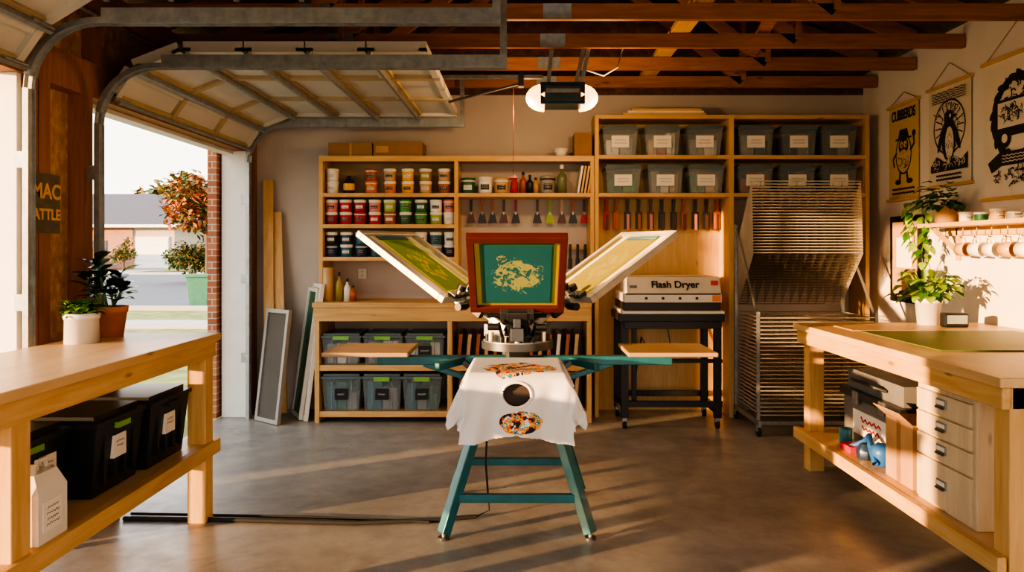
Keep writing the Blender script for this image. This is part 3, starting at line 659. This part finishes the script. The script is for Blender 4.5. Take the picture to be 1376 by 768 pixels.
s3+=[('p',[(-.30,-.22),(-.18,-.16),(.18,-.16),(.30,-.22),(.26,-.29),(.16,-.25),(-.16,-.25),(-.26,-.29)],'k')]
for k in range(3): s3.append(('s',(wave(-.15,.15,-.185-.02*k,.004,7,k),.006),'b'))
s3+=hatch(0,-.33,.24,.05,50,'k',.007,.04)
poster(4.45,5.15,1.84,2.77,(.73,.67,.57),s3,None,.22)
# under right bench
e=empty('drawer_cabinet',(2.25,3.5,.27)); cabm=wood('cabinet_maple',(.60,.48,.31),(.72,.60,.42),'Z',.45)
b=B(); b.box(1.985,2.5,3.24,3.72,.27,.84,cabm); b.fin('carcass',.004,e)
b=B(); zs=[.285,.50,.61,.715,.825]
for k in range(4):
    b.box(1.968,1.985,3.26,3.70,zs[k]+.006,zs[k+1]-.006,cabm)
    zc=(zs[k]+zs[k+1])/2+.01; b.box(1.962,1.968,3.44,3.52,zc-.020,zc+.020,steel); b.box(1.960,1.962,3.447,3.513,zc-.006,zc+.014,labelw); b.cyl((1.955,3.45,zc-.018),(1.955,3.51,zc-.018),.006,dsteel,n=8)
b.fin('drawers',.003,e)
b=B(); b.box(2.0,2.28,3.80,4.08,.27,.60,cardl); b.beam((2.0,3.94,.60),(1.93,3.94,.66),.28,.004,cardl,(1,0,0)); b.box(1.998,2.0,3.92,3.96,.27,.60,card); b.fin('cardboard_box',.003)
b=B(); gm=mat('grey_toolbox',(.16,.16,.16),.45); b.box(2.15,2.65,4.2,4.95,.27,.55,gm); b.box(2.13,2.67,4.18,4.97,.55,.60,dsteel); b.box(2.17,2.63,4.22,4.93,.60,.72,gm,0,0); b.tube([(2.16,4.4,.66),(2.10,4.42,.68),(2.10,4.72,.68),(2.16,4.74,.66)],.01,dsteel); b.box(2.12,2.135,4.35,4.42,.52,.6,steel); b.box(2.12,2.135,4.7,4.77,.52,.6,steel); b.box(2.14,2.152,4.3,4.8,.33,.48,labelw); b.squig((2.138,4.55,.41),(0,1,0),.3,.1,red,2,.006); b.fin('toolbox',.01)
b=B(); bl=mat('blue_plastic',(.03,.13,.38),.4)
b.lathe((2.06,4.25,.27),[(0,0),(.05,0),(.065,.07),(.06,.10),(.03,.12),(0,.12)],bl,9); b.lathe((2.03,4.38,.27),[(0,0),(.05,0),(.055,.05),(.03,.09),(0,.09)],C['nb'],7); b.tube([(2.0,4.2,.29),(2.02,4.3,.36),(2.06,4.4,.40),(2.08,4.5,.34),(2.0,4.55,.29)],.018,bl)
b.box(1.98,2.06,4.48,4.62,.27,.31,C['r']); b.lathe((2.06,4.72,.27),[(0,0),(.04,0),(.04,.10),(0,.10)],C['tl']); b.fin('shop_supplies',.004)
b=B(); b.box(2.6,3.1,3.2,3.75,.27,.7,gm); b.fin('tool_case',.01)
b=B(); b.box(2.75,3.1,4.1,4.9,.27,.62,card); b.fin('cardboard_box',.004)
# ------------------------------------------------------------------ screen printing press
e=empty('screen_printing_press',(-.02,4.2,0)); CX,CY=-.02,4.15
b=B(); T=.042; ft=[(-.40,3.86),(.36,3.86),(.36,4.56),(-.40,4.56)]; tp=[(-.20,4.0),(.16,4.0),(.16,4.36),(-.20,4.36)]
for (fx,fy),(tx2,ty) in zip(ft,tp):
    b.beam((fx,fy,.03),(tx2,ty,.68),.062,.05,teal); b.cyl((fx,fy,0),(fx,fy,.012),.03,dsteel); b.cyl((fx,fy,.01),(fx,fy,.05),.01,steel)
def lerp2(i,t): return (ft[i][0]+(tp[i][0]-ft[i][0])*t,ft[i][1]+(tp[i][1]-ft[i][1])*t)
def rail(i,j,z):
    t=(z-.03)/.65; a=lerp2(i,t); c2=lerp2(j,t); b.beam((a[0],a[1],z),(c2[0],c2[1],z),T*.9,T,teal)
rail(0,1,.20); rail(1,2,.26); rail(2,3,.22); rail(3,0,.26)
b.box(-.24,.20,3.97,4.39,.66,.70,teal)
b.fin('base_stand',.004,e)
b=B(); b.cyl((CX,CY,.70),(CX,CY,.97),.07,dsteel); b.cyl((CX,CY,.83),(CX,CY,.88),.16,teal,n=24)
b.beam((-.80,CY,.885),(.84,CY,.885),.05,.05,teal); b.beam((CX,3.5,.885),(CX,4.85,.885),.05,.05,teal)
for s in (-1,1):
    b.beam((CX+s*.14,CY,.74),(CX+s*.52,CY,.865),.045,.03,teal); b.beam((CX+s*.30,CY-.02,.885),(CX+s*.42,CY-.25,.885),.03,.04,teal)
    b.beam((CX+s*.16,CY-.03,.78),(CX+s*.3,CY-.03,.88),.05,.03,dsteel)
    b.box(CX+s*.84-.14,CX+s*.84+.14,CY-.03,CY+.03,.91,.928,steel)
b.beam((CX,4.0,.74),(CX,3.66,.865),.045,.03,teal)
b.fin('platen_arms',.004,e)
plat=wood('platen_wood',(.38,.25,.15),(.48,.34,.21),'X',.5)
b=B(); b.box(-1.06,-.60,3.95,4.36,.928,.952,plat); b.box(.57,1.05,3.95,4.36,.928,.952,plat); b.box(-.2,.16,4.42,4.95,.928,.95,plat); b.fin('side_platens',.006,e)
b=B(); b.box(-.235,.195,3.46,3.95,.905,.925,plat); b.fin('front_platen',.006,e)
b=B(); b.cyl((CX,CY,.955),(CX,CY,.995),.20,dsteel,n=28); b.cyl((CX,CY,.995),(CX,CY,1.0),.19,steel,n=28); b.cyl((CX,CY,1.0),(CX,CY,1.03),.13,dsteel,n=28); b.cyl((CX,CY,1.0),(CX,CY,1.16),.05,dsteel)
for k in range(12):
    a=k*math.pi/6; b.cyl((CX+.165*math.cos(a),CY+.165*math.sin(a),1.0),(CX+.165*math.cos(a),CY+.165*math.sin(a),1.03+.02*(k%2)),.015,chrome if k%2 else black,n=8)
b.fin('print_head',.003,e)
def headarm(phi,t,r_in,wid,L,front=False,frame=wz,tag=''):
    P=Matrix.Translation((CX,CY,1.03))@Matrix.Rotation(phi,4,'Z')
    M=P@Matrix.Rotation(t,4,'X')
    b=B(); b.M=P
    b.box(-.035,.035,.06,.2,-.02,.05,dsteel); b.box(-.02,.02,.1,.18,.05,.10,dsteel)
    b.M=M
    if front:
        b.box(-.055,.055,.04,r_in+.03,-.055,-.018,dsteel); b.box(-.09,.09,r_in-.05,r_in+.03,-.05,.03,dsteel); b.box(-.03,.03,.0,.14,-.1,.05,black)
        b.box(-.045,.045,-.06,.10,-.14,-.07,dsteel); b.box(-.16,.16,r_in-.03,r_in-.01,-.03,-.01,black)
        for s in (-1,1):
            b.cyl((s*.07,r_in-.03,-.07),(s*.07,r_in-.03,-.02),.012,black); b.cyl((s*.10,r_in-.08,-.05),(s*.16,r_in-.08,-.05),.02,black,n=10); b.tube([(s*.05,.0,-.09),(s*.08,.06,-.08),(s*.10,.14,-.04)],.01,black)
    else:
        for s in (-1,1): b.beam((s*.045,.06,.0),(s*.045,r_in-.02,.0),.02,.035,steel)
        b.cyl((0,.1,.02),(0,r_in-.06,.03),.012,chrome)
        for k in range(14): y=.12+k*.012; b.cyl((0,y,.0),(0,y+.005,.0),.02,dsteel,n=10)
        b.box(-.13,.13,r_in-.05,r_in+.01,-.03,.03,steel); b.box(-.2,.2,r_in-.02,r_in+.03,.018,.04,dsteel)
        for s in (-1,-.5,.5,1):
            b.cyl((s*.16,r_in-.01,.03),(s*.16,r_in-.01,.085),.012,steel); b.cyl((s*.16,r_in-.01,.07),(s*.16,r_in-.01,.10),.024,black,n=10)
        for s in (-1,1): b.cyl((s*.13,r_in-.07,0),(s*.21,r_in-.07,0),.022,black,n=10); b.cyl((s*.10,r_in-.09,.04),(s*.10,r_in-.16,.06),.018,black,n=10); b.box(s*.10-.02,s*.10+.02,.2,.26,-.02,.05,black)
    b.M=Matrix.Identity(4); b.fin('head_arm_'+tag,.003,e)
    b=B(); b.M=M; w=wid/2; f=.038; y0,y1=r_in,r_in+L; th=.02
    b.box(-w,w,y0,y0+f,-th,th,frame); b.box(-w,w,y1-f,y1,-th,th,frame); b.box(-w,-w+f,y0+f,y1-f,-th,th,frame); b.box(w-f,w,y0+f,y1-f,-th,th,frame)
    b.M=Matrix.Identity(4); b.fin('screen_frame_'+tag,.003,e)
    return M@Matrix.Translation((0,(y0+y1)/2,0)),wid-2*f,L-2*f
redw=mat('red_frame',(.10,.02,.016),.45,.1); alu=mat('worn_frame',(.50,.46,.38),.4,.3)
Mf,w,h=headarm(math.pi,rad(46),.20,.50,.55,True,redw,'front')
olv=art('olive_emulsion',(.50,.42,.03),[],.6,'Generated',.35)
frontart=art('stencil_art',(.012,.12,.14),[(.5,.50,.34,.25,11,.47,(.30,.34,.12)),(.5,.48,.42,.31,22,.60,(.20,.28,.12)),(.72,.78,.08,.06,20,.5,(.3,.3,.12))],.6,'Generated',.12)
plane('mesh_front',Mf@Matrix.Translation((0,0,.003)),w,h,olv,e)
plane('tape_front',Mf@Matrix.Translation((0,0,-.001)),w*.88,h*.93,mat('green_tape',(.05,.14,.04),.5),e)
plane('stencil_front',Mf@Matrix.Translation((0,0,-.004)),w*.82,h*.88,frontart,e)
def sidescreen(phi,tag,fr):
    M,w,h=headarm(phi,rad(31),.37,.53,.73,False,fr,tag)
    plane('mesh_'+tag,M,w,h,art('mesh_yellow_'+tag,(.72,.66,.12),[],.6,'Generated',.6),e)
    plane('stencil_'+tag,M@Matrix.Translation((0,0,.003)),w*.58,h*.86,art('emulsion_'+tag,(.28,.46,.06) if tag=='left' else (.60,.56,.14),[(.5,.5,.36,.30,8,.5,(.66,.66,.2))],.6,'Generated',.6),e)
    b=B(); b.M=M
    for s in (-1,1): b.box(s*w*.40-.02,s*w*.40+.02,-h/2,h/2,.001,.004,C['w'])
    b.box(-w*.3,w*.3,h*.44,h*.5,.001,.005,C['tl'])
    b.M=Matrix.Identity(4); b.fin('tape_'+tag,0,e)
sidescreen(rad(60),'left',alu); sidescreen(rad(-60),'right',alu)
# t-shirt
def tshirt():
    hw,yf0,top=.225,3.45,.928; cx=-.02; U=150;V=140
    def pos(u,v):
        e1=max(0,abs(u)-hw); f1=max(0,v); s=1 if u>0 else -1
        rr=math.hypot(e1,f1)
        ex=e1*.38+ f1*e1*.6; x=cx+s*(min(abs(u),hw)+ex)+f1*u*.12
        y=yf0-min(.03,f1)*.6 - .03*math.sin(min(1,f1/.3)*1.57) if v>0 else yf0-v
        z=top-rr*.97
        k=min(1,f1/.2)
        fold=(.014*math.sin(u*26+1.0)+.009*math.sin(u*55+v*14+1)*min(1,f1/.1))*k
        foldx=(.012*math.sin(v*26)+.005*math.sin(v*60))*min(1,e1/.08)
        return (x+s*foldx,y-fold-.01*min(1,f1/.02),z)
    us=[-.44+.88*i/U for i in range(U+1)]; vs_=[-.48+.82*j/V for j in range(V+1)]
    verts=[];uv=[];faces=[];idx={}
    def inside(u,v):
        a=abs(u)
        lim=.33
        if v>-.08: lim=.33+.10*math.sin(min(1,(v+.08)/.16)*math.pi/2)
        if a<.27: vmax=.31-.02*math.cos(u*14)
        elif a<.285: vmax=.26
        else: vmax=.235-.45*(a-.285)
        if a>lim or v>vmax: return False
        if (u/.066)**2+((v-.095)/.056)**2<1: return False
        return True
    for j,v in enumerate(vs_):
        for i,u in enumerate(us): idx[(i,j)]=len(verts); verts.append(pos(u,v)); uv.append((u,v))
    for j in range(V):
        for i in range(U):
            uc=(us[i]+us[i+1])/2; vc=(vs_[j]+vs_[j+1])/2
            if inside(uc,vc): faces.append((idx[(i,j)],idx[(i+1,j)],idx[(i+1,j+1)],idx[(i,j+1)]))
    me=bpy.data.meshes.new('tshirt'); me.from_pydata(verts,[],faces)
    l=me.uv_layers.new(name='UVMap')
    for lp in me.loops: l.data[lp.index].uv=uv[lp.vertex_index]
    bm=bmesh.new(); bm.from_mesh(me); bmesh.ops.delete(bm,geom=[v for v in bm.verts if not v.link_faces],context='VERTS')
    bm.to_mesh(me); bm.free()
    for p in me.polygons: p.use_smooth=True
    m,nt,bb=base('shirt_cotton'); vec=coords(nt,'UV'); c=mixrgb(nt,maprange(nt,noise(nt,vec,6),.3,.7),(.64,.62,.63),(.71,.70,.70))
    for (cx2,cy2,rx,ry,sc,thr) in ((0,-.13,.175,.16,26,.40),(.02,.225,.105,.055,34,.40)):
        f,n=spotmask(nt,vec,cx2,cy2,rx,ry,sc,thr)
        r=nt.nodes.new('ShaderNodeValToRGB'); r.color_ramp.interpolation='CONSTANT'; el=r.color_ramp.elements
        el[0].color=(.02,.02,.03,1); el[1].position=.45; el[1].color=(.70,.13,.03,1)
        for p,cc in ((.50,(.80,.45,.08,1)),(.55,(.03,.20,.24,1)),(.60,(.66,.62,.52,1))): q=el.new(p); q.color=cc
        lnk(nt,noise(nt,vec,sc*.7,3),r.inputs[0]); c=mixrgb(nt,f,c,r.outputs[0])
    lnk(nt,c,bb.inputs['Base Color']); bb.inputs['Roughness'].default_value=.9; bumpn(nt,bb,noise(nt,vec,300,2),.1,.002)
    me.materials.append(m)
    par=empty('printed_tshirt',(cx,3.7,.6))
    ob=bpy.data.objects.new('cloth',me); COL.objects.link(ob); attach(ob,par)
    s=ob.modifiers.new('smooth','SMOOTH'); s.factor=.5; s.iterations=10
    so=ob.modifiers.new('thick','SOLIDIFY'); so.thickness=.003
    b=B(); pts=[]
    for k in range(33):
        a=2*math.pi*k/32; p=pos(.068*math.cos(a),.095+.058*math.sin(a)); pts.append((p[0],p[1]-.004,p[2]))
    b.tube(pts,.0075,C['w'],8); b.fin('collar',0,par)
    b=B(); g=mat('shirt_inside_shade',(.06,.045,.04),.95)  # near-black colour paints the shade inside the neck hole
    vs=[];n=10
    for j in range(6):
        for i in range(n+1):
            vs.append((cx-.1+.2*i/n,3.440-.003*j,.90-.03*j))
    b.add(vs,[(j*(n+1)+i,j*(n+1)+i+1,(j+1)*(n+1)+i+1,(j+1)*(n+1)+i) for j in range(5) for i in range(n)],g,True); b.fin('inside_back_shade',0,par)
tshirt()
b=B(); b.tube([(-2.2,4.12,.012),(-1.6,4.1,.012),(-.9,4.05,.012),(-.45,4.1,.012),(-.25,4.15,.012)],.012,rubber); b.tube([(-2.2,4.2,.010),(-1.2,4.15,.010),(-.5,4.07,.010)],.008,rubber)
b.tube([(-.25,4.15,.012),(-.18,4.2,.03),(-.20,4.22,.3),(-.18,4.2,.66)],.006,rubber); b.fin('extension_cord')
# ------------------------------------------------------------------ outside
grass=mat('lawn_grass',(.20,.22,.06),.9,0,.4,2.5,.3); asph=mat('asphalt',(.12,.13,.145),.85,0,.08,1.5); side=mat('pavement',(.44,.40,.34),.85,0,.08,1.2)
b=B(); b.box(-90,40,-40,120,-.5,-.08,grass); b.fin('lawn')
b=B(); b.box(-7.5,-2.80,-4,5.6,-.08,-.02,side); b.box(-7.5,6,-8,YF-.21,-.08,-.02,side); b.fin('driveway')
b=B(); b.box(-90,40,19.5,46,-.08,-.05,asph); b.fin('street')
b=B(); b.box(-90,40,14.8,16.2,-.08,-.03,side); b.box(-90,40,19.2,19.5,-.08,.03,side); b.box(-90,40,46,46.4,-.08,.05,side); b.box(-90,40,48,50,-.08,-.03,side); b.box(-30,-26.5,50.0,57.8,-.08,-.03,side); b.fin('sidewalk')
roofm=mat('roof_shingle',(.10,.10,.115),.9,0,.15,8); sid=mat('house_siding',(.50,.42,.34),.8)
b=B(); b.box(-52,-27,58,68,-.08,3.4,sid); b.box(-31.2,-30.2,57.9,58,0,3.35,brickm)
b.add([(-53,57,3.35),(-26.2,57,3.35),(-26.2,69,3.35),(-53,69,3.35),(-47,63,6.2),(-31,63,6.2)],[(0,1,5,4),(1,2,5),(2,3,4,5),(3,0,4),(0,3,2,1)],roofm)
b.box(-53,-26.2,56.96,57.0,3.2,3.42,white)
b.box(-30.0,-27.4,57.9,58,0,2.5,white); b.box(-36,-31.2,57.9,58,0,3.3,brickm); b.box(-33.4,-32.2,57.85,57.9,1,2.2,mat('house_window',(.08,.1,.12),.1))
for k in range(4): b.box(-29.95,-27.45,57.86,57.9,.05+k*.60,.60+k*.60,white)
b.fin('suburban_house')
b=B(); b.box(-24,-12,64,74,-.08,2.8,sid); b.add([(-25,63,2.7),(-11,63,2.7),(-11,75,2.7),(-25,75,2.7),(-22,69,4.6),(-14,69,4.6)],[(0,1,5,4),(1,2,5),(2,3,4,5),(3,0,4),(0,3,2,1)],roofm); b.fin('suburban_house')
fenm=mat('fence_wood',(.16,.09,.05),.85)
b=B()
for k in range(40): b.box(-38+k*.16,-38+k*.16+.14,55.5,55.6,-.05,1.6,fenm)
b.fin('wood_fence')
of=mat('autumn_leaf',(.50,.15,.05),.7,0,.4,.6); gf=mat('tree_leaf',(.07,.12,.03),.7,0,.4,.6); yf=mat('gold_leaf',(.30,.20,.05),.7,0,.3,.6); bark=mat('bark',(.12,.08,.05),.9)
def tree(x,y,h,r,mats,n,ls,name,trunk=.12,squash=.8):
    b=B(); zc=h-r*squash
    b.cyl((x,y,-.05),(x,y,zc),trunk,bark,trunk*.5,8)
    cl=[]
    for k in range(9):
        a=k*2.4; rr=r*.55 if k else 0; cl.append((Vector((x+rr*math.cos(a),y+rr*math.sin(a),zc+r*squash*R.uniform(-.5,.5))),r*R.uniform(.4,.6))); b.tube([(x,y,max(.1,zc-r*.5)),cl[-1][0]],trunk*.25,bark,5)
    for k in range(n):
        c,q=R.choice(cl); d=Vector((R.gauss(0,1),R.gauss(0,1),R.gauss(0,1))).normalized(); p=c+d*q*R.uniform(.6,1.05); p.z=max(p.z,ls*1.2)
        b.leaf(p,(R.gauss(0,1),R.gauss(0,1),R.gauss(0,.6)),ls,ls*.6,R.choice(mats),.2)
    b.fin(name,recalc=False)
tree(-14.1,33.5,4.6,1.9,[of,of,yf,gf],3200,.28,'autumn_tree',.14)
tree(-15.3,34.9,1.9,1.0,[gf,gf,yf],1500,.2,'garden_shrub',.1)
tree(-36.4,76,8.6,3.6,[gf,yf,yf],2600,1.0,'shade_tree',.3); tree(-33,78,9.4,3.2,[gf,yf,of],2600,1.0,'shade_tree',.3)
tree(-28.6,53.6,2.6,.85,[gf,yf],600,.25,'garden_shrub',.08,1.4); tree(-24.7,53.6,1.5,1.0,[gf],700,.25,'garden_shrub',.1,.8); tree(-23.0,53.6,1.6,.9,[gf,of],600,.25,'garden_shrub',.1,.8)
b=B(); bg=mat('wheelie_bin_green',(.03,.16,.10),.5); x,y=-8.75,20.4
b.box(x-.30,x+.30,y-.3,y+.3,-.05,.75,bg,.06,.06); b.box(x-.33,x+.33,y-.34,y+.33,.75,.83,bg); b.cyl((x-.3,y+.3,.06),(x-.24,y+.3,.06),.1,rubber); b.cyl((x+.24,y+.3,.06),(x+.3,y+.3,.06),.1,rubber); b.fin('wheelie_bin',.01)
b=B(); b.box(-8.6,-7.9,1.65,3.95,-.02,3.2,gf)  # unseen hedge, added to keep direct sun out of the far door opening
for k in range(900):
    p=(R.uniform(-8.7,-7.8),R.uniform(1.6,4.0),R.uniform(.1,3.35))
    b.leaf(p,(R.gauss(0,1),R.gauss(0,1),R.gauss(0,1)),.14,.08,gf,.2)
b.fin('sun_blocking_hedge',recalc=False)
# ------------------------------------------------------------------ lights
def light(name,kind,loc,energy,color,**k):
    l=bpy.data.lights.new(name,kind); l.energy=energy; l.color=color
    for a,v in k.items(): setattr(l,a,v)
    o=bpy.data.objects.new(name,l); o.location=loc; COL.objects.link(o); return o
s=light('sun','SUN',(-20,-8,6),12.5,(1,.57,.26),angle=rad(.8))
s.rotation_euler=Vector((1,.55,-.115)).to_track_quat('-Z','Y').to_euler()
for x in (.0,.60): light('opener_bulb','POINT',(x,5.45,2.50),15,(1,.60,.28),shadow_soft_size=.06)
w=bpy.data.worlds.new('sky'); S.world=w; w.use_nodes=True; nt=w.node_tree; bgn=nt.nodes['Background']
tc=nt.nodes.new('ShaderNodeTexCoord'); sp=nt.nodes.new('ShaderNodeSeparateXYZ'); cr=nt.nodes.new('ShaderNodeValToRGB')
lnk(nt,tc.outputs['Generated'],sp.inputs[0]); lnk(nt,sp.outputs[2],cr.inputs[0]); lnk(nt,cr.outputs[0],bgn.inputs[0])
cr.color_ramp.elements[0].color=(1,.87,.70,1); cr.color_ramp.elements[1].color=(.70,.78,.90,1); cr.color_ramp.elements[0].position=.0; cr.color_ramp.elements[1].position=.7
bgn.inputs[1].default_value=2.8
# ------------------------------------------------------------------ camera
cd=bpy.data.cameras.new('camera'); cam=bpy.data.objects.new('camera',cd); COL.objects.link(cam); S.camera=cam
cam.location=(0,0,1.5); cam.rotation_euler=(rad(90),0,0); cd.sensor_width=36; cd.lens=1000/1376*36; cd.shift_x=-12/1376; cd.shift_y=-49/1376; cd.clip_end=400; cd.clip_start=.05
S.view_settings.view_transform='AgX'; S.view_settings.look='AgX - High Contrast'; S.view_settings.exposure=.3
